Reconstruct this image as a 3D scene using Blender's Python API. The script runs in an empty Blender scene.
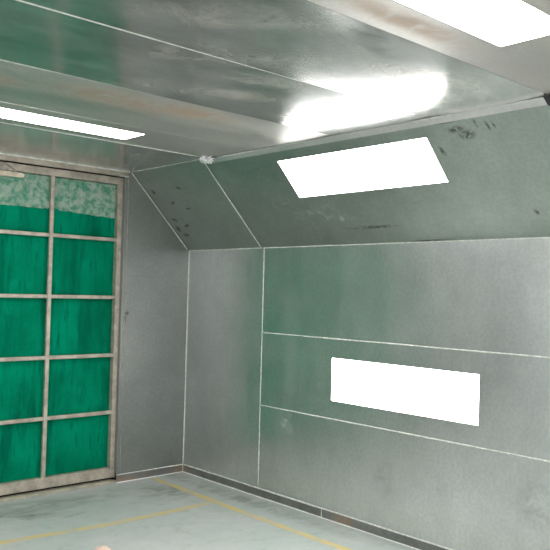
import bpy, bmesh, math, random
from mathutils import Vector, Matrix, noise
random.seed(7)
S = bpy.context.scene
COL = S.collection

# ---------------------------------------------------------------- dimensions
W, L, H = 4.60, 7.38, 2.562         # booth: X from -W to 0, Y from -L to 0
HW, Z1 = 0.605, 1.94                # slope width, slope foot height
Z2, Z3, HB = 1.2765, 0.7094, 0.065  # wall seams, kick strip
YS, YD = -1.0, -3.690               # vertical panel seams
T = 0.02
DX0, DX1, DX2 = -0.662, -1.925, -3.187   # door leaves

# ---------------------------------------------------------------- node helpers
class NT:
    def __init__(s, name):
        s.m = bpy.data.materials.new(name); s.m.use_nodes = True
        s.t = s.m.node_tree; s.t.nodes.clear()
        s.out = s.t.nodes.new('ShaderNodeOutputMaterial')
        s._c = None
    def n(s, kind, **kw):
        nd = s.t.nodes.new('ShaderNode' + kind)
        for k, v in kw.items(): setattr(nd, k, v)
        return nd
    def put(s, sock, v):
        if v is None: return
        if hasattr(v, 'is_output'): s.t.links.new(v, sock)
        elif isinstance(v, (tuple, list)) and len(v) == 3 and sock.type == 'RGBA': sock.default_value = (*v, 1)
        else: sock.default_value = v
    def coord(s):
        if s._c is None: s._c = s.n('TexCoord').outputs['Object']
        return s._c
    def math(s, op, a, b=None, clamp=False):
        nd = s.n('Math', operation=op); nd.use_clamp = clamp
        s.put(nd.inputs[0], a); s.put(nd.inputs[1], b); return nd.outputs[0]
    def map(s, scale=(1, 1, 1), loc=(0, 0, 0), rot=(0, 0, 0), src=None):
        nd = s.n('Mapping'); s.put(nd.inputs['Vector'], src or s.coord())
        nd.inputs['Scale'].default_value = scale; nd.inputs['Location'].default_value = loc
        nd.inputs['Rotation'].default_value = rot; return nd.outputs[0]
    def noise(s, scale, detail=4, rough=.55, vec=None, dist=0, w=None):
        nd = s.n('TexNoise'); s.put(nd.inputs['Vector'], vec or s.coord())
        nd.inputs['Scale'].default_value = scale; nd.inputs['Detail'].default_value = detail
        nd.inputs['Roughness'].default_value = rough; nd.inputs['Distortion'].default_value = dist
        return nd.outputs['Fac']
    def rng(s, v, a, b, c=0., d=1., smooth=True):
        nd = s.n('MapRange'); nd.interpolation_type = 'SMOOTHSTEP' if smooth else 'LINEAR'
        s.put(nd.inputs['Value'], v)
        for k, x in (('From Min', a), ('From Max', b), ('To Min', c), ('To Max', d)): s.put(nd.inputs[k], x)
        return nd.outputs[0]
    def mix(s, f, a, b):
        nd = s.n('Mix', data_type='RGBA'); s.put(nd.inputs[0], f); s.put(nd.inputs[6], a); s.put(nd.inputs[7], b)
        return nd.outputs[2]
    def fmix(s, f, a, b):
        nd = s.n('Mix', data_type='FLOAT'); s.put(nd.inputs[0], f); s.put(nd.inputs[2], a); s.put(nd.inputs[3], b)
        return nd.outputs[0]
    def bump(s, h, strength, dist, nrm=None):
        nd = s.n('Bump'); nd.inputs['Strength'].default_value = strength
        nd.inputs['Distance'].default_value = dist; s.put(nd.inputs['Height'], h)
        if nrm: s.put(nd.inputs['Normal'], nrm)
        return nd.outputs[0]
    def spot(s, c, r, rot=0, axis=2):
        """soft ellipsoid mask with its centre at c and radii r"""
        sub = s.n('VectorMath', operation='SUBTRACT'); s.put(sub.inputs[0], s.coord()); sub.inputs[1].default_value = c
        v = sub.outputs[0]
        if rot:
            ro = s.n('VectorRotate', rotation_type=('X_AXIS', 'Y_AXIS', 'Z_AXIS')[axis])
            s.put(ro.inputs['Vector'], v); ro.inputs['Angle'].default_value = rot; v = ro.outputs[0]
        dv = s.n('VectorMath', operation='DIVIDE'); s.put(dv.inputs[0], v); dv.inputs[1].default_value = r
        ln = s.n('VectorMath', operation='LENGTH'); s.put(ln.inputs[0], dv.outputs[0])
        return s.rng(ln.outputs['Value'], 1.0, 0.15)
    def bsdf(s, **kw):
        b = s.n('BsdfPrincipled')
        for k, v in kw.items(): s.put(b.inputs[k.replace('_', ' ')], v)
        s.t.links.new(b.outputs[0], s.out.inputs[0]); return b

def vmax(t, lst):
    r = lst[0]
    for x in lst[1:]: r = t.math('MAXIMUM', r, x)
    return r

def metal(name, lo, hi, rlo, rhi, dust=.25, dustcol=(.30, .30, .27), grain=(1, 1, 1), wave=.0025,
          stains=(), rust=(), scuffs=(), coat_noise=1.3, metallic=1.0, scuffcol=(.55, .58, .55), scuffn=(16, .50, .64, .5), streaks=0., rclamp=(.285, 1.), stain=(38, .36, .52, .85)):
    """zinc-coated sheet: cloudy metal, thin film of overspray dust, optional marks"""
    t = NT(name)
    big = t.noise(coat_noise, 5, .6, vec=t.map(grain), dist=.6)
    mid = t.noise(6, 5, .65, vec=t.map(grain, loc=(3, 1, 7)), dist=.3)
    fine = t.noise(48, 3, .6)
    cl = t.math('ADD', t.math('MULTIPLY', big, .6), t.math('MULTIPLY', mid, .4))
    cl = t.rng(cl, .34, .66)
    col = t.mix(cl, lo, hi)
    col = t.mix(t.rng(fine, .35, .65, 0, .22), col, (lo[0]*.55, lo[1]*.55, lo[2]*.55))
    ro = t.fmix(t.rng(t.math('ADD', t.math('MULTIPLY', mid, .5), t.math('MULTIPLY', big, .5)), .36, .64), rlo, rhi)
    d = t.rng(t.noise(2.1, 5, .6, vec=t.map(grain, loc=(9, 4, 2)), dist=.5), .3, .72, dust * .7, dust * 1.4)
    met = t.math('MULTIPLY', t.math('SUBTRACT', 1.0, d, clamp=True), metallic)
    col = t.mix(d, col, dustcol)
    ro = t.fmix(d, ro, .6)
    if streaks:
        st = t.noise(5, 4, .6, vec=t.map((1, 1, .22)), dist=.25)
        k = t.math('MULTIPLY', t.rng(st, .42, .64), streaks)
        col = t.mix(k, col, (.50, .52, .51)); met = t.math('MULTIPLY', met, t.math('SUBTRACT', 1.0, t.math('MULTIPLY', k, .6))); ro = t.fmix(k, ro, .42)
    def overlay(spots, colr, nscale, n0, n1, amt):
        nonlocal col, met, ro
        m = vmax(t, [t.spot(*a) for a in spots])
        m = t.math('MULTIPLY', m, t.rng(t.noise(nscale, 5, .7, dist=.7), n0, n1), clamp=True)
        m = t.math('MULTIPLY', m, amt)
        col = t.mix(m, col, colr); met = t.math('MULTIPLY', met, t.math('SUBTRACT', 1.0, m, clamp=True)); ro = t.fmix(m, ro, .6)
    if rust: overlay(rust, (.40, .26, .16), 7, .28, .6, .7)
    if stains: overlay(stains, (.02, .022, .018), *stain)
    if scuffs: overlay(scuffs, scuffcol, *scuffn)
    ro = t.math('MINIMUM', t.math('MAXIMUM', ro, rclamp[0]), rclamp[1])
    wv = t.noise(1.6, 2, .4, vec=t.map(grain, loc=(5, 5, 1)))
    b = t.bump(wv, 1.0, wave)
    b = t.bump(t.noise(30, 2, .5), .12, .0004, b)
    t.bsdf(Base_Color=col, Metallic=met, Roughness=ro, Normal=b)
    return t.m

def plain(name, col, rough=.6, metallic=0, var=.15, scale=20, bump=.0004):
    t = NT(name)
    n = t.noise(scale, 4, .6)
    c = t.mix(t.rng(n, .3, .7), tuple(x * (1 - var) for x in col), tuple(min(1, x * (1 + var)) for x in col))
    t.bsdf(Base_Color=c, Roughness=rough, Metallic=metallic, Normal=t.bump(t.noise(scale * 4, 3), .4, bump))
    return t.m

# ---------------------------------------------------------------- materials
M = {}
M['wall'] = metal('galvanised_wall', (.67, .69, .685), (.80, .82, .815), .20, .27, dust=.10, dustcol=(.58, .59, .585), wave=.0004, streaks=.14, stain=(9, .3, .65, .28),
    stains=[((0, -2.26, .40), (.1, .16, .22)), ((0, -3.35, .45), (.1, .22, .2)), ((0, -1.645, .93), (.1, .06, .04)), ((0, -1.6, 1.93), (.1, .5, .006))],
    scuffs=[((0, -1.35, .62), (.1, .25, .12))])
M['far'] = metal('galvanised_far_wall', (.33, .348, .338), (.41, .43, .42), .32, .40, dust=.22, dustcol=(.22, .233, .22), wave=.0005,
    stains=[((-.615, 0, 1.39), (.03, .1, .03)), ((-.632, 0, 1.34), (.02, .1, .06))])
q = lambda u, y: (-u, y, Z1 + u * (H - Z1) / HW)     # a place on the right slope
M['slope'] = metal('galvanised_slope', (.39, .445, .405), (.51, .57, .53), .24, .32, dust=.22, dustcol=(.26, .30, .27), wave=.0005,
    stains=[(q(.505, -3.17), (.045, .075, .045)), (q(.535, -3.12), (.03, .08, .03)), (q(.573, -3.08), (.014, .16, .014)), (q(.546, -3.25), (.035, .016, .035), .2, 0), (q(.530, -3.31), (.045, .013, .045), .25, 0), (q(.53, -3.345), (.035, .010, .035), .25, 0),
            (q(.45, -2.98), (.05, .02, .05), .4, 0), (q(.127, -3.374), (.030, .016, .030), .5, 0),
            (q(.171, -.07), (.05, .05, .05)), (q(.19, -.22), (.022, .09, .022), .4, 0), (q(.24, -.11), (.022, .08, .022), -.5, 0), (q(.31, -.40), (.012, .05, .012)), (q(.45, -.09), (.04, .03, .04)),
            (q(.454, -.45), (.02, .08, .02), -.5, 0), (q(.36, -.25), (.02, .10, .02), .5, 0), (q(.12, -.12), (.03, .06, .03)), (q(.008, -2.6), (.010, .22, .010)), (q(.10, -2.2), (.02, .3, .02))],
    scuffs=[(q(.22, -1.75), (.07, .36, .07), .2, 0), (q(.17, -1.95), (.06, .32, .06)), (q(.29, -1.48), (.09, .16, .09)), (q(.32, -1.7), (.05, .10, .05))])
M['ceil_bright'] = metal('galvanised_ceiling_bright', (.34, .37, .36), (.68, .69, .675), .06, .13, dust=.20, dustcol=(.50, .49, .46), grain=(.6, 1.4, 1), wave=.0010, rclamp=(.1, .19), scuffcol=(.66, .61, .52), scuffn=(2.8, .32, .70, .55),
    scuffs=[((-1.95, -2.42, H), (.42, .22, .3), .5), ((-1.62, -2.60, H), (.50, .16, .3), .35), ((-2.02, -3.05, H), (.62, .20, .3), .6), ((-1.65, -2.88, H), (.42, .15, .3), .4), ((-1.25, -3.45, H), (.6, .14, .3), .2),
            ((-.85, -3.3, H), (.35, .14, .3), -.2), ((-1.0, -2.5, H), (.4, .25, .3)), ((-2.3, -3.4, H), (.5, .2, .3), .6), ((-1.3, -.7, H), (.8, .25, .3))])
M['ceil_dull'] = metal('galvanised_ceiling_dull', (.50, .51, .485), (.68, .67, .63), .26, .36, dust=.36, dustcol=(.46, .45, .40), grain=(.55, 1.6, 1), wave=.0010,
    rust=[((-1.90, -2.06, H), (.62, .23, .4)), ((-1.55, -2.10, H), (.45, .20, .4)), ((-2.75, -1.95, H), (.5, .2, .4))])
M['ceil_pale'] = metal('galvanised_ceiling_pale', (.52, .51, .49), (.68, .65, .61), .30, .40, dust=.35, dustcol=(.48, .45, .41), grain=(.55, 1.6, 1), wave=.0010,
    rust=[((-1.80, -3.80, H), (.55, .09, .3)), ((-1.7, -4.32, H), (.5, .12, .3))])
M['kick'] = metal('kick_strip_metal', (.24, .25, .245), (.42, .42, .40), .3, .45, dust=.35, dustcol=(.17, .165, .15), coat_noise=5, wave=.001,
    rust=[((-.04, -.04, .03), (.13, .12, .1)), ((0, -1.9, .03), (.1, .15, .06)), ((-.6, 0, .02), (.18, .1, .035))])
M['frame'] = plain('worn_frame_metal', (.51, .455, .385), .5, .35, .22, 14)
M['seal'] = plain('sealant', (.84, .85, .79), .55, 0, .18, 30)
M['floorseal'] = plain('floor_sealant', (.92, .91, .87), .5, 0, .12, 30)
M['sill'] = plain('concrete_sill', (.44, .42, .33), .7, 0, .2, 12)
M['dark'] = plain('rubber_and_gap_shade', (.015, .015, .018), .6)  # lamp gasket rubber, also the painted shade in the door gaps
M['housing'] = plain('white_enamel', (.7, .7, .7), .4)
M['flange'] = metal('bright_flange', (.68, .68, .68), (.82, .80, .80), .3, .45, dust=.3, dustcol=(.68, .66, .65), wave=.001)
M['foil'] = plain('crumpled_foil', (.85, .86, .90), .3, .3, .2, 60)
M['batten'] = plain('pale_wood', (.80, .70, .56), .6, 0, .2, 12)
M['lump'] = plain('pale_pink_paper', (.80, .60, .50), .7, 0, .1, 20)
M['exterior'] = plain('light_tight_backing', (.2, .2, .2), .6)  # for unseen backing sheets added against light leaks

def pad_mat():
    t = NT('green_filter_fibre')
    r = t.n('ObjectInfo').outputs['Random']
    vec = t.n('VectorMath', operation='ADD'); t.put(vec.inputs[0], t.coord())
    cmb = t.n('CombineXYZ'); t.put(cmb.inputs[0], t.math('MULTIPLY', r, 37.)); t.put(cmb.inputs[2], t.math('MULTIPLY', r, 11.))
    t.put(vec.inputs[1], cmb.outputs[0]); v = vec.outputs[0]
    streak = t.noise(9, 4, .6, vec=t.map((1.0, 1, .16), src=v), dist=.3)
    thin = t.noise(30, 3, .6, vec=t.map((1.0, 1, .16), src=v))
    clump = t.noise(3.5, 4, .6, vec=v)
    fib = t.noise(130, 3, .7)
    c = t.mix(t.rng(clump, .3, .7), (.0005, .18, .092), (.001, .285, .155))
    c = t.mix(t.math('MULTIPLY', t.rng(streak, .46, .70), .75), c, (.001, .10, .055))
    c = t.mix(t.math('MULTIPLY', t.math('MULTIPLY', t.rng(thin, .50, .72), t.rng(clump, .42, .6)), .6), c, (.001, .06, .035))
    c = t.mix(t.rng(fib, .4, .7, 0, .2), c, (.008, .36, .22))
    t.bsdf(Base_Color=c, Roughness=.9, Normal=t.bump(fib, .6, .003), Specular_IOR_Level=.0)
    return t.m
M['pad'] = pad_mat()

def fleece_mat():
    t = NT('frayed_filter_fleece')
    a = t.noise(19, 5, .65, dist=.15); f = t.noise(120, 3, .7)
    c = t.mix(t.rng(a, .36, .64), (.06, .30, .19), (.40, .53, .43))
    c = t.mix(t.rng(f, .4, .7, 0, .3), c, (.55, .60, .54))
    t.bsdf(Base_Color=c, Roughness=.95, Normal=t.bump(t.math('ADD', a, f), .8, .006), Specular_IOR_Level=.1)
    return t.m
M['fleece'] = fleece_mat()

def concrete(t):
    a = t.noise(1.1, 6, .65, dist=.5); b = t.noise(7, 6, .7, dist=.4); f = t.noise(90, 3, .6)
    c = t.mix(t.rng(a, .35, .65), (.43, .495, .465), (.54, .56, .55))
    c = t.mix(t.rng(b, .5, .72, 0, .7), c, (.36, .43, .38))
    c = t.mix(t.rng(f, .45, .7, 0, .3), c, (.66, .66, .65))
    return c, a, b
def floor_mat():
    t = NT('painted_concrete_floor')
    c, a, b = concrete(t)
    # grime with its own shape: worn ground by the door threshold and along the walls
    sp = [((-1.6, -.25, 0), (1.3, .24, .3)), ((-1.55, -.5, 0), (.35, .16, .3), .3), ((-.15, -.8, 0), (.13, 1.8, .3)), ((-.5, -.45, 0), (.3, .5, .3))]
    m = t.math('MULTIPLY', vmax(t, [t.spot(*x) for x in sp]), t.rng(t.noise(4.5, 6, .7, vec=t.map((.6, 1.3, 1)), dist=1.0), .36, .66))
    c = t.mix(t.math('MULTIPLY', m, .75), c, (.19, .22, .17))
    bl = t.rng(t.noise(5, 3, .6, vec=t.map((1, 1, 1), loc=(4, 2, 0)), dist=.6), .64, .74, 0, .35)
    c = t.mix(bl, c, (.20, .38, .42))
    sk = [((-1.58, -.43, 0), (.17, .025, .2), .25), ((-1.35, -.60, 0), (.13, .016, .2), -.15), ((-1.75, -.35, 0), (.2, .02, .2), .5)]
    m2 = t.math('MULTIPLY', vmax(t, [t.spot(*x) for x in sk]), t.rng(t.noise(30, 3), .38, .55))
    c = t.mix(t.math('MULTIPLY', m2, .7), c, (.13, .12, .10))
    t.bsdf(Base_Color=c, Roughness=t.rng(b, .3, .7, .5, .75), Normal=t.bump(b, .3, .002))
    return t.m
M['floor'] = floor_mat()
def line_mat():
    t = NT('worn_yellow_paint')
    c, a, b = concrete(t)
    w = t.rng(t.noise(10, 6, .75, vec=t.map((1, 1, 1), loc=(2, 8, 0)), dist=.5), .36, .62, .30, .85)
    t.bsdf(Base_Color=t.mix(w, c, (.70, .54, .17)), Roughness=.6)
    return t.m
M['line'] = line_mat()

def lamp_mat(strength, col=(1, 1, 1)):
    t = NT('lit_diffuser')
    e = t.n('Emission'); e.inputs['Color'].default_value = (*col, 1); e.inputs['Strength'].default_value = strength
    t.t.links.new(e.outputs[0], t.out.inputs[0]); return t.m
M['lamp'] = lamp_mat(11.5, (1.0, .985, .97))

# ---------------------------------------------------------------- mesh helpers
def link(name, bm, mat, parent=None, smooth=False, bevel=0):
    bmesh.ops.recalc_face_normals(bm, faces=bm.faces)
    me = bpy.data.meshes.new(name); bm.to_mesh(me); bm.free()
    if smooth:
        for p in me.polygons: p.use_smooth = True
    o = bpy.data.objects.new(name, me); me.materials.append(mat); COL.objects.link(o)
    if parent:
        o.parent = parent
        o.matrix_parent_inverse = parent.matrix_world.inverted()
    if bevel:
        b = o.modifiers.new('bevel', 'BEVEL'); b.width = bevel; b.segments = 2; b.limit_method = 'ANGLE'
    return o
def empty(name, loc=(0, 0, 0)):
    o = bpy.data.objects.new(name, None); COL.objects.link(o); o.location = loc
    o.matrix_world = Matrix.Translation(loc); o.empty_display_size = .1; return o
def tag(o, label, cat, group=None):
    o['label'] = label; o['category'] = cat
    if group: o['group'] = group
    return o
def struct(o, label=None):
    o['kind'] = 'structure'
    if label: o['label'] = label
    return o
def box(bm, a, b):
    vs = [bm.verts.new((x, y, z)) for x in (a[0], b[0]) for y in (a[1], b[1]) for z in (a[2], b[2])]
    for f in ((0, 1, 3, 2), (4, 6, 7, 5), (0, 4, 5, 1), (2, 3, 7, 6), (0, 2, 6, 4), (1, 5, 7, 3)):
        bm.faces.new([vs[i] for i in f])
def boxes(*ab):
    bm = bmesh.new()
    for a, b in ab: box(bm, a, b)
    return bm
def grid_panel(O, U, V, N, ul, vl, holes=(), th=T, gap=.0015, sag=0):
    """sheet lying in the plane O+u*U+v*V, thickness th along N (away from the room), with rectangular openings"""
    O, U, V, N = map(Vector, (O, U, V, N))
    us = sorted({gap, ul - gap, *[h[0] for h in holes], *[h[1] for h in holes]})
    vs = sorted({gap, vl - gap, *[h[2] for h in holes], *[h[3] for h in holes]})
    if sag: vs = sorted(set(vs) | {gap + (vl - 2 * gap) * k / 14 for k in range(15)})
    bm = bmesh.new(); F, B = {}, {}
    for i, u in enumerate(us):
        for j, v in enumerate(vs):
            F[i, j] = bm.verts.new(O + U * u + V * v - N * sag * (1 - (2 * v / vl - 1) ** 2)); B[i, j] = bm.verts.new(O + U * u + V * v + N * th)
    solid = set()
    for i in range(len(us) - 1):
        for j in range(len(vs) - 1):
            cu, cv = (us[i] + us[i + 1]) / 2, (vs[j] + vs[j + 1]) / 2
            if not any(h[0] < cu < h[1] and h[2] < cv < h[3] for h in holes): solid.add((i, j))
    for i, j in solid:
        k = [(i, j), (i + 1, j), (i + 1, j + 1), (i, j + 1)]
        bm.faces.new([F[x] for x in k]); bm.faces.new([B[x] for x in reversed(k)])
        for (a, b), nb in zip(((k[0], k[1]), (k[1], k[2]), (k[2], k[3]), (k[3], k[0])), ((i, j - 1), (i + 1, j), (i, j + 1), (i - 1, j))):
            if nb not in solid: bm.faces.new([F[a], B[a], B[b], F[b]])
    for v in list(bm.verts):
        if not v.link_faces: bm.verts.remove(v)
    return bm
def prism(pts, off):
    bm = bmesh.new(); off = Vector(off)
    a = [bm.verts.new(p) for p in pts]; b = [bm.verts.new(Vector(p) + off) for p in pts]
    bm.faces.new(a); bm.faces.new(list(reversed(b)))
    for i in range(len(a)):
        j = (i + 1) % len(a); bm.faces.new([a[i], b[i], b[j], a[j]])
    return bm
def bead(bm, p, q_, w=.009, h=.004, N=(0, 0, 1), seed=0, taper=False):
    """hand-laid sealant bead from p to q_, half round, slightly uneven"""
    p, q_, N = Vector(p), Vector(q_), Vector(N).normalized()
    d = q_ - p; n = max(2, int(d.length / .05)); D = d.normalized(); Sd = D.cross(N).normalized()
    rings = []
    for i in range(n + 1):
        f = i / n; k = 1 + .35 * noise.noise(Vector((f * d.length * 3.1, seed * 7.3, 1.7)))
        if taper: k *= max(.12, min(1, (1 - f) * 2.2))
        c = p + d * f + Sd * .0012 * noise.noise(Vector((f * d.length * 2.3, seed * 3.1, 9)))
        rings.append([bm.verts.new(c + Sd * (w / 2 * k) * math.cos(a) + N * (h * k * math.sin(a))) for a in (0, math.pi * .25, math.pi * .5, math.pi * .75, math.pi)])
    for r0, r1 in zip(rings, rings[1:]):
        for i in range(4): bm.faces.new([r0[i], r0[i + 1], r1[i + 1], r1[i]])
        bm.faces.new([r0[4], r0[0], r1[0], r1[4]])
    bm.faces.new(rings[0]); bm.faces.new(list(reversed(rings[-1])))
_seed = [0]
def bead_obj(p, q_, parent, w=.009, h=.004, N=(0, 0, 1), mat='seal', taper=False):
    _seed[0] += 1
    bm = bmesh.new(); bead(bm, p, q_, w, h, N, _seed[0], taper)
    o = link('sealant_bead', bm, M[mat], parent, smooth=True); return o

# ---------------------------------------------------------------- floor
fl = link('floor', boxes(((-W - .1, -L - .1, -.05), (.1, .25, 0))), M['floor']); struct(fl)

# ---------------------------------------------------------------- walls
LY0, LY1, LZ0, LZ1 = -1.7544, -2.9591, .8355, 1.1429
SY0, SY1 = -1.6952, -2.9233
SLEN = math.hypot(HW, H - Z1)
ST0, ST1 = .4994 * SLEN, .8644 * SLEN
CY = -L / 2
segs = [(0, YS), (YS, YD), (YD, -L + 1.0), (-L + 1.0, -L)]
def mir(y): return -L - y
lampY = [(LY0, LY1), (mir(LY0), mir(LY1))]
slopeY = [(SY0, SY1), (mir(SY0), mir(SY1))]

def side_wall(name, side):
    """side = +1 for the right wall (x = 0), -1 for the left one (x = -W)"""
    X = 0 if side > 0 else -W
    N = (side, 0, 0)
    root = struct(empty(name, (X, 0, 0)))
    def panel(y0, y1, z0, z1, holes=()):
        hs = [(abs(a - y0), abs(b - y0), c - z0, d - z0) for a, b, c, d in holes]
        hs = [(min(a, b), max(a, b), c, d) for a, b, c, d in hs]
        link('wall_panel', grid_panel((X, y0, z0), (0, -1, 0), (0, 0, 1), N, y0 - y1, z1 - z0, hs), M['wall'], root)
    panel(0, YS, 0, Z1); panel(segs[3][0], segs[3][1], 0, Z1)
    for k, (y0, y1) in enumerate(segs[1:3]):
        a, b = lampY[k]
        panel(y0, y1, 0, Z3); panel(y0, y1, Z3, Z2, [(a, b, LZ0, LZ1)]); panel(y0, y1, Z2, Z1)
    n = (-side, 0, 0); x = X
    for y in (YS, YD, -L + 1.0): bead_obj((x, y, HB), (x, y, Z1), root, .009, .004, n)
    for y0, y1 in segs[1:3]:
        for z in (Z2, Z3): bead_obj((x, y0, z), (x, y1, z), root, .009, .004, n)
    # slope foot line, one run per sheet
    for y0, y1 in segs: bead_obj((x, y0, Z1), (x, y1, Z1), root, .008, .004, n)
    link('light_tight_skin', boxes(((X + side * .16, -L, 0), (X + side * .17, .1, Z1 + .3))), M['exterior'], root)  # unseen outer sheet, added to keep the booth light-tight
    return root
wr = side_wall('wall_right', 1); wl = side_wall('wall_left', -1)

def side_slope(name, side):
    X = 0 if side > 0 else -W
    U = (0, -1, 0); V = Vector((-side * HW, 0, H - Z1)) / SLEN
    N = Vector((side * (H - Z1), 0, HW)) / SLEN
    root = struct(empty(name, (X, 0, Z1)))
    for k, (y0, y1) in enumerate(segs):
        hs = []
        if k in (1, 2):
            a, b = slopeY[k - 1]; a, b = sorted((y0 - a, y0 - b)); hs = [(a, b, ST0, ST1)]
        link('slope_panel', grid_panel((X, y0, Z1), U, V, N, y0 - y1, SLEN, hs), M['slope'], root)
    for y in (YS + .035, YD, -L + 1.0):
        bead_obj((X, y, Z1), Vector((X, y, Z1)) + V * SLEN, root, .009, .004, -N)
    bead_obj((X - side * HW, 0, H), (X - side * HW, YS, H), root, .007, .004, (-side * .5, 0, -1))
    # folded flange covering the joint with the ceiling
    for y0, y1 in ((YS - .02, YD + .028), (YD - .06, -L + 1.0)):
        bm = bmesh.new()
        for c0, c1, y_0, y_1 in ((SLEN - .046, SLEN - .004, y0, y1),):
            a = Vector((X, 0, Z1)) + V * c0; b = Vector((X, 0, Z1)) + V * c1
            vs = []
            for p in (a, b):
                for e in (0, .006):
                    for y in (y_0, y_1): vs.append(bm.verts.new(Vector((p.x, y, p.z)) - N * e))
            for f in ((0, 1, 3, 2), (4, 6, 7, 5), (0, 4, 5, 1), (2, 3, 7, 6), (0, 2, 6, 4), (1, 5, 7, 3)): bm.faces.new([vs[i] for i in f])
        link('joint_flange', bm, M['flange'], root)
        bead_obj((X - side * (HW - .004), y0, H - .005), (X - side * (HW - .004), y1, H - .005), root, .009, .006, (-side * .5, 0, -1))
    # dark wedge standing in for the open gap where two flanges fail to meet
    yp = YD + .020
    p1 = Vector((X - side * (HW + .034), yp, H - .008)); p2 = Vector((X - side * (HW + .004), yp, H - .0085))
    p3 = Vector((X, yp, Z1)) + V * (SLEN - .050) - N * .001; p4 = p3 - N * .012
    link('gap_wedge', prism([p1, p2, p3, p4], (0, -.072, 0)), M['dark'], root, bevel=.003)
    return root
sr = side_slope('wall_right_slope', 1); sl = side_slope('wall_left_slope', -1)

# far wall with the door opening
def end_wall(name, y, s):
    root = struct(empty(name, (0, y, 0)))
    J = .640
    if s > 0:
        link('wall_panel', prism([(-J, y, 0), (0, y, 0), (0, y, Z1), (-HW, y, H), (-J, y, H)], (0, s * T, 0)), M['far'], root)
        link('wall_panel', prism([(DX2 - .023, y, 0), (-W, y, 0), (-W, y, Z1), (-W + HW, y, H), (DX2 - .023, y, H)], (0, s * T, 0)), M['far'], root)
        link('header', boxes(((DX2 - .023, y, 2.513), (-J, y + s * T, H))), M['frame'], root)
        link('header_lip', boxes(((DX2 - .023, y - .005, 2.528), (-J, y, 2.536))), M['frame'], root)
        link('light_tight_skin', boxes(((-W, y + .16, 0), (0.1, y + .17, H + .1))), M['exterior'], root)  # unseen backing added behind the end wall against light leaks
        bead_obj((-W + HW, y, H - .003), (-HW - .02, y, H - .004), root, .014, .007, (0, -1, -.6))
        # jamb angle beside the door
        link('jamb_angle', boxes(((-.670, y - .004, HB + .008), (-J, y + .055, 2.513))), M['far'], root, bevel=.001)
        bead_obj((-.634, y, HB), (-.634, y, H - .06), root, .006, .004, (0, -1, 0), 'frame')
        link('jamb_angle', boxes(((DX2 - .023, y - .004, 0), (DX2 - .004, y + .055, 2.513))), M['far'], root, bevel=.001)
        bead_obj((0, y, HB), (0, y, Z1), root, .010, .006, (-1, -1, 0))
        bead_obj((-.022, y, Z1 + .008), (-HW, y, H - .012), root, .009, .005, (-.6, -1, -.6))
        bead_obj((-W, y, HB), (-W, y, Z1), root, .010, .006, (1, -1, 0))
        bead_obj((-W + .006, y, Z1 + .003), (-W + HW, y, H - .012), root, .009, .005, (.6, -1, -.6))
    else:
        pts = [(0, y, 0), (0, y, Z1), (-HW, y, H), (-W + HW, y, H), (-W, y, Z1), (-W, y, 0)]
        link('wall_panel', prism(pts, (0, s * T, 0)), M['far'], root)
    return root
wf = end_wall('wall_far', 0, 1); wb = end_wall('wall_back', -L, -1)

# kick strips
def kick(name, boxes_, beads):
    root = struct(empty(name))
    for a, b in boxes_: link('kick_strip', boxes((a, b)), M['kick'], root, bevel=.0015)
    for p, q_, N, w, mt in beads: bead_obj(p, q_, root, w, .004, N, mt)
    return root
KY = (-1.697, -4.2)
kb = [((-.006, YS * 0 - .008, 0), (0, KY[0] + .002, HB)), ((-.006, KY[0] - .002, 0), (0, KY[1] + .002, HB)), ((-.006, KY[1] - .002, 0), (0, -L, HB))]
kick('baseboard_right', kb, [((-.004, -.006, HB), (-.004, -L, HB), (-1, 0, .6), .010, 'seal'), ((-.008, -.006, .001), (-.008, -L, .001), (-.7, 0, 1), .012, 'floorseal'),
    ((-.006, KY[0], 0), (-.006, KY[0], HB), (-1, 0, 0), .006, 'seal'), ((-.006, KY[1], 0), (-.006, KY[1], HB), (-1, 0, 0), .006, 'seal')])
kick('baseboard_far', [((-.670, -.006, 0), (-.006, -.0005, HB))], [((-.670, -.004, HB), (-.004, -.004, HB), (0, -1, .6), .010, 'seal'), ((-.670, -.008, .001), (-.004, -.008, .001), (0, -.7, 1), .012, 'floorseal'),
    ((-.009, -.009, 0), (-.009, -.009, HB), (-1, -1, 0), .006, 'seal')])
kick('baseboard_left', [((-W, -L, 0), (-W + .006, -.008, HB))], [((-W + .004, -.006, HB), (-W + .004, -L, HB), (1, 0, .6), .010, 'seal')])

# ---------------------------------------------------------------- ceiling
CS = [0, -1.034, -1.537, -2.269, -2.985, -3.687, -4.395, -5.11, -5.84, -6.344, -L]
CM = ['ceil_bright', 'ceil_dull', 'ceil_dull', 'ceil_bright', 'ceil_bright', 'ceil_pale', 'ceil_bright', 'ceil_bright', 'ceil_dull', 'ceil_bright']
SAG = {0: .0015, 2: .0035, 3: .0065, 4: .0075, 6: .003, 7: .003}   # the thin sheets hang down a few millimetres between their seams
CX0, CX1 = -1.368, -3.232
lampC = {1: (-1.1436, -1.4038), 5: (-3.889, -4.1897), 8: (-5.98, -6.24)}
ceil = struct(empty('ceiling', (-W / 2, 0, H)))
x0 = -HW + .0; x1 = -W + HW
for i in range(10):
    y0, y1 = CS[i], CS[i + 1]
    hs = []
    if i in lampC:
        a, b = lampC[i]; hs = [(x0 - CX0, x0 - CX1, y0 - a, y0 - b)]
    link('ceiling_panel', grid_panel((x0, y0, H), (-1, 0, 0), (0, -1, 0), (0, 0, 1), x0 - x1, y0 - y1, hs, gap=.001, sag=0 if hs else SAG.get(i, .002)), M[CM[i]], ceil, smooth=True).data.set_sharp_from_angle(angle=.5)
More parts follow.
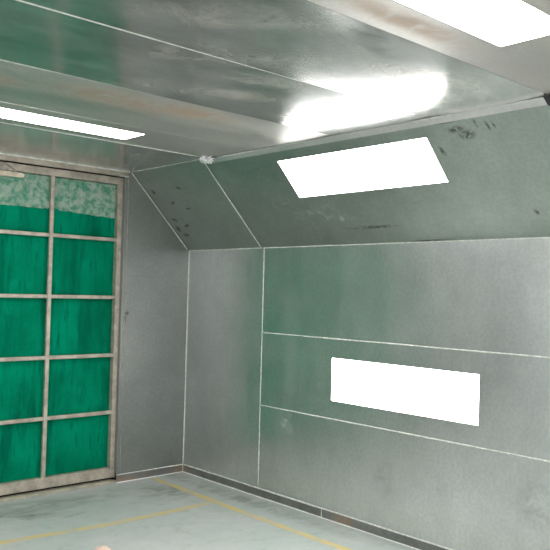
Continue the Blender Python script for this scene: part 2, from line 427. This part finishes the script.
for k, y in enumerate(CS[1:-1]):
    # the bead is thick on the left and thins out towards the right slope
    end = {1: -.62, 2: -1.5, 3: -1.9, 4: -1.3, 5: -2.9}.get(k + 1, -.7)
    bead_obj((x1, y, H), (end, y, H), ceil, .010 if k in (2, 3) else .008, .004, (0, 0, -1), 'seal', taper=(k + 1 in (2, 3, 4, 5)))
link('light_tight_skin', boxes(((-W, -L, H + .16), (0, .17, H + .17))), M['exterior'], ceil)  # unseen cover added above the ceiling to stop light leaking

# ---------------------------------------------------------------- light fixtures
def fixture(O, U, V, N, u, v, label, group):
    """O = centre of the opening, N = out of the room; recessed housing, lit diffuser, thin gasket"""
    O, U, V, N = Vector(O), Vector(U).normalized(), Vector(V).normalized(), Vector(N).normalized()
    root = empty('light_fixture', O + N * .002); tag(root, label, 'light', group)
    def bx(bm, a, b):
        vs = [bm.verts.new(O + U * x + V * y + N * z) for x in (a[0], b[0]) for y in (a[1], b[1]) for z in (a[2], b[2])]
        for f in ((0, 1, 3, 2), (4, 6, 7, 5), (0, 4, 5, 1), (2, 3, 7, 6), (0, 2, 6, 4), (1, 5, 7, 3)): bm.faces.new([vs[i] for i in f])
    u /= 2; v /= 2; e = .0015
    bm = bmesh.new(); bx(bm, (-u + .003, -v + .003, .002), (u - .003, v - .003, .008)); link('diffuser', bm, M['lamp'], root)
    bm = bmesh.new(); bx(bm, (-u + e, -v + e, .0085), (u - e, v - e, .12)); link('housing', bm, M['housing'], root)
    bm = bmesh.new()
    for a, b in (((-u + e, -v + e), (u - e, -v + .003)), ((-u + e, v - .003), (u - e, v - e)), ((-u + e, -v + .003), (-u + .003, v - .003)), ((u - .003, -v + .003), (u - e, v - .003))):
        bx(bm, (a[0], a[1], 0), (b[0], b[1], .0085))
    link('gasket', bm, M['dark'], root)
    return root
for side, nm in ((1, 'right'), (-1, 'left')):
    X = 0 if side > 0 else -W
    for k, (a, b) in enumerate(lampY):
        w_ = ('far', 'near')[k]
        fixture((X, (a + b) / 2, (LZ0 + LZ1) / 2), (0, 1, 0), (0, 0, 1), (side, 0, 0), abs(a - b), LZ1 - LZ0,
                ('white glowing rectangular light set low in the vertical grey metal wall' if (side, k) == (1, 0) else
                 'low wall light in the %s wall, %s end of the booth' % (nm, w_)), 'recessed booth lights')
    for k, (a, b) in enumerate(slopeY):
        V = Vector((-side * HW, 0, H - Z1)) / SLEN; N = Vector((side * (H - Z1), 0, HW)) / SLEN
        c = Vector((X, (a + b) / 2, Z1)) + V * (ST0 + ST1) / 2
        fixture(c, (0, 1, 0), V, N, abs(a - b), ST1 - ST0,
                ('white glowing rectangular light set in the sloping panel above the wall light' if (side, k) == (1, 0) else
                 'slope light above the %s wall, %s end of the booth' % (nm, ('far', 'near')[k])), 'recessed booth lights')
lab = {1: 'long narrow ceiling light near the green filter door', 5: 'large ceiling light at the top right corner of the photo', 8: 'ceiling light strip at the near end of the booth behind the camera'}
for i, (a, b) in lampC.items():
    fixture(((CX0 + CX1) / 2, (a + b) / 2, H), (1, 0, 0), (0, 1, 0), (0, 0, 1), abs(CX0 - CX1), abs(a - b), lab[i], 'recessed booth lights')

# ---------------------------------------------------------------- filter doors
mz = [.122, .5755, 1.043, 1.516, 1.990, 2.449]     # bottom edge, muntin centres, top edge
FY0, FY1 = .030, .056
def door(name, xr, label):
    xl = DX1 + .003 if xr > -1 else xr - 1.258
    root = struct(empty(name, ((xl + xr) / 2, .05, .04)), label)
    B, Tp, st = .0415, 2.505, .047
    def part(nm, a, b, mat='frame', bev=.003): return link(nm, boxes((a, b)), M[mat], root, bevel=bev)
    part('stile', (xr - st, FY0, B), (xr, FY1 + .03, Tp)); part('stile', (xl, FY0, B), (xl + st, FY1 + .03, Tp))
    part('rail', (xl + st, FY0 + .001, B), (xr - st, FY1 + .03, mz[0])); part('rail', (xl + st, FY0 + .001, mz[5]), (xr - st, FY1 + .03, Tp))
    xm = xr - (.622 if xr > -1 else .628)
    part('mullion', (xm - .0155, FY0 + .002, mz[0]), (xm + .0155, FY1, mz[5]))
    bays = ((xm + .0155, xr - st), (xl + st, xm - .0155))
    for c0, c1 in bays:
        for z in mz[1:5]: part('muntin', (c0, FY0 + .004, z - .0145), (c1, FY1, z + .0145))
    for c0, c1 in ((xm + .0005, xr - st - .0005), (xl + st + .0005, xm - .0005)):
        zz = [mz[0]] + mz[1:5] + [mz[5]]
        for z0, z1 in zip(zz, zz[1:]):
            bm = bmesh.new(); n = 12; g = {}
            for i in range(n + 1):
                for j in range(n + 1):
                    u, v = i / n, j / n
                    bul = min(1, 5 * min(u, 1 - u)) * min(1, 5 * min(v, 1 - v))
                    x = c0 + (c1 - c0) * u; z = z0 + .001 + (z1 - z0 - .002) * v
                    y = .078 - .008 * bul + .003 * noise.noise(Vector((x * 6, z * 6, 3)))
                    g[i, j] = bm.verts.new((x, y, z)); g[i, j, 1] = bm.verts.new((x, .100, z))
            for i in range(n):
                for j in range(n):
                    bm.faces.new([g[i, j], g[i + 1, j], g[i + 1, j + 1], g[i, j + 1]])
                    bm.faces.new([g[i, j, 1], g[i, j + 1, 1], g[i + 1, j + 1, 1], g[i + 1, j, 1]])
            for i in range(n):
                for a, b in (((i, 0), (i + 1, 0)), ((i + 1, n), (i, n)), ((0, i + 1), (0, i)), ((n, i), (n, i + 1))):
                    bm.faces.new([g[a], g[(*a, 1)], g[(*b, 1)], g[b]])
            link('filter_pad', bm, M['pad'], root, smooth=False)
    link('light_tight_plate', boxes(((xl + .001, .1005, B), (xr - .001, .104, Tp))), M['exterior'], root)  # hidden backing added behind the pads to block light leaks
    return root
door('door_1', DX0, 'framed door leaf with green filter pads beside the grey corner panel')
door('door_2', DX1 - .003, 'framed door leaf with green filter pads, left leaf')
# dark strips standing in for the shade in the gaps around the doors
link('gap_shade_1', boxes(((-.6715, .050, .0), (-.6635, .100, 2.51)), ((DX2 - .004, .045, 0), (DX1 + 1.262 - .0005 - .663, .100, .004))) if False else
     boxes(((-.6695, .060, .0205), (-.6625, .100, 2.507))), M['dark'])['kind'] = 'structure'
link('trim_3', boxes(((DX2 - .003, .0, .0), (-.670, .13, .020))), M['sill'], bevel=.003)['kind'] = 'structure'
link('gap_shade_2', boxes(((DX2 - .003, .070, .0205), (-.672, .100, .040))), M['dark'])['kind'] = 'structure'

# ---------------------------------------------------------------- loose fleece over the top row of pads
def fleece():
    bm = bmesh.new(); xa, xb = -1.860, -.7105; n, m = 110, 24; g = {}
    for i in range(n + 1):
        x = xa + (xb - xa) * i / n
        zb = 2.192 - .024 * max(0, (x + 1.25)) / .5 + .006 * noise.noise(Vector((x * 14, 0, 0))) + .004 * noise.noise(Vector((x * 50, 2, 0)))
        if x > -1.30 and x < -1.22: zb += .008
        for j in range(m + 1):
            z = 2.446 + (zb - 2.446) * j / m
            y = .0640 + .0025 * noise.noise(Vector((x * 9, z * 9, 5))) + .0012 * noise.noise(Vector((x * 40, z * 40, 5)))
            g[i, j] = bm.verts.new((x, y, z)); g[i, j, 1] = bm.verts.new((x, y + .0025, z))
    for i in range(n):
        for j in range(m):
            bm.faces.new([g[i, j], g[i + 1, j], g[i + 1, j + 1], g[i, j + 1]])
            bm.faces.new([g[i, j, 1], g[i, j + 1, 1], g[i + 1, j + 1, 1], g[i + 1, j, 1]])
        for j in (0, m): bm.faces.new([g[i, j], g[i, j, 1], g[i + 1, j, 1], g[i + 1, j]])
    for j in range(m):
        for i in (0, n): bm.faces.new([g[i, j], g[i, j + 1], g[i, j + 1, 1], g[i, j, 1]])
    o = link('filter_fleece', bm, M['fleece'], smooth=True)
    tag(o, 'frayed whitish-green fleece strip hanging across the top row of the green filter door', 'filter cloth')
fleece()

# batten and bunched cloth at the top left of the door
bm = bmesh.new()
pts = [(-2.15, 2.396), (-1.538, 2.402), (-1.524, 2.412), (-1.526, 2.430), (-1.545, 2.437), (-2.15, 2.438)]
for y in (.008, .029):
    pass
bm = prism([(x, .010, z) for x, z in pts], (0, .019, 0))
tag(link('batten', bm, M['batten'], bevel=.003), 'pale wooden batten end across the top of the filter door, left edge', 'batten')
bm = bmesh.new(); n, m = 60, 10; g = {}
for i in range(n + 1):
    x = -2.15 + .58 * i / n; e = min(1, (n - i) / 10)
    for j in range(m + 1):
        z = 2.441 + .058 * e * j / m
        y = .022 - .012 * math.sin(math.pi * j / m) * e + .004 * noise.noise(Vector((x * 45, z * 60, 1)))
        g[i, j] = bm.verts.new((x, y, z)); g[i, j, 1] = bm.verts.new((x, .0285, z))
for i in range(n):
    for j in range(m):
        bm.faces.new([g[i, j], g[i + 1, j], g[i + 1, j + 1], g[i, j + 1]]); bm.faces.new([g[i, j, 1], g[i, j + 1, 1], g[i + 1, j + 1, 1], g[i + 1, j, 1]])
    for j in (0, m): bm.faces.new([g[i, j], g[i, j, 1], g[i + 1, j, 1], g[i + 1, j]])
for j in range(m):
    for i in (0, n): bm.faces.new([g[i, j], g[i, j + 1], g[i, j + 1, 1], g[i, j, 1]])
M['rag'] = plain('dirty_rag', (.42, .38, .33), .9, 0, .35, 30, .002)
tag(link('rag', bm, M['rag'], smooth=True), 'bunched grey rag tucked above the batten on the door head', 'cloth')

# latch bracket in the top corner of the door
r = empty('door_bracket', (-.675, -.002, 2.46)); tag(r, 'small metal bracket at the top right corner of the filter door', 'bracket')
link('plate', boxes(((-.735, -.018, 2.508), (-.645, -.013, 2.520))), M['flange'], r, bevel=.001)
link('hook', boxes(((-.656, -.018, 2.468), (-.647, -.013, 2.508))), M['frame'], r, bevel=.001)
link('stud', boxes(((-.735, -.013, 2.512), (-.728, .029, 2.518))), M['frame'], r)

# crumpled foil tape where the ceiling seam meets the slope
bm = bmesh.new(); bmesh.ops.create_icosphere(bm, subdivisions=4, radius=1)
for v in bm.verts:
    d = v.co.normalized(); k = 1 + .45 * noise.noise(d * 2.6 + Vector((4, 1, 2))) + .25 * noise.noise(d * 7)
    v.co = Vector((-.665 + d.x * .045 * k, -1.10 + d.y * .055 * k, H - .024 + d.z * .030 * k))
    v.co.z = min(v.co.z, H - .0005)
tag(link('foil_tape', bm, M['foil']), 'small crumpled silvery tape patch at the ceiling seam end beside the slope', 'tape')

# pale lump on the floor at the bottom edge of the photo
bm = bmesh.new(); bmesh.ops.create_icosphere(bm, subdivisions=4, radius=1)
for v in bm.verts:
    d = v.co.normalized(); k = 1 + .14 * noise.noise(d * 2 + Vector((1, 5, 2))) + .05 * noise.noise(d * 6)
    v.co = Vector((-1.612 + d.x * .052 * k, -1.445 + d.y * .05 * k, .028 + d.z * .030 * k)); v.co.z = max(v.co.z, 0.0005)
tag(link('paper_ball', bm, M['lump'], smooth=True), 'pale pink crumpled paper lump on the floor at the bottom edge', 'paper')

# ---------------------------------------------------------------- yellow floor lines
def strip(pts, w, label):
    bm = bmesh.new(); rows = []
    P = [Vector(p) for p in pts]
    for i, p in enumerate(P):
        d = (P[min(i + 1, len(P) - 1)] - P[max(i - 1, 0)]).normalized(); s = Vector((-d.y, d.x, 0)) * w / 2
        rows.append([bm.verts.new(p + s), bm.verts.new(p - s), bm.verts.new(p - s + Vector((0, 0, .0012))), bm.verts.new(p + s + Vector((0, 0, .0012)))])
    for a, b in zip(rows, rows[1:]):
        for i in range(4): bm.faces.new([a[i], a[(i + 1) % 4], b[(i + 1) % 4], b[i]])
    bm.faces.new(rows[0]); bm.faces.new(list(reversed(rows[-1])))
    tag(link('floor_line', bm, M['line']), label, 'painted line')
strip([(-.335, -.03, 0), (-.350, -.72, 0), (-.366, -1.2, 0), (-.370, -1.8, 0), (-.365, -2.4, 0), (-.37, -7.0, 0)], .062,
      'worn yellow painted line on the floor running along the right wall')
strip([(-.403, -.927, 0), (-.9, -.932, 0), (-1.27, -.93, 0), (-1.98, -.855, 0), (-2.6, -.80, 0), (-4.2, -.80, 0)], .066,
      'worn yellow painted line crossing the floor in front of the filter door')

# ---------------------------------------------------------------- camera
yaw, pit, rol = .7383, .0217, .0267
f = Vector((math.sin(yaw) * math.cos(pit), math.cos(yaw) * math.cos(pit), math.sin(pit)))
r_ = Vector((math.cos(yaw), -math.sin(yaw), 0)); u_ = r_.cross(f)
r2 = r_ * math.cos(rol) + u_ * math.sin(rol); u2 = -r_ * math.sin(rol) + u_ * math.cos(rol)
cd = bpy.data.cameras.new('camera'); cam = bpy.data.objects.new('camera', cd); COL.objects.link(cam)
mw = Matrix((r2, u2, -f)).transposed().to_4x4(); mw.translation = (-3.9489, -5.4722, 1.6); cam.matrix_world = mw
cd.sensor_width = 36; cd.lens = 36 * 760.1 / 550; cd.clip_start = .02
S.camera = cam

# ---------------------------------------------------------------- world and view
w = bpy.data.worlds.new('world'); S.world = w; w.use_nodes = True
w.node_tree.nodes['Background'].inputs[0].default_value = (0, 0, 0, 1)
S.view_settings.view_transform = 'Standard'; S.view_settings.look = 'None'
S.view_settings.gamma = 1; S.view_settings.use_curve_mapping = False
S.view_settings.exposure = 0.12
S.cycles.max_bounces = 12; S.cycles.diffuse_bounces = 6; S.cycles.glossy_bounces = 8
S.cycles.use_denoising = True; S.cycles.sample_clamp_indirect = 10
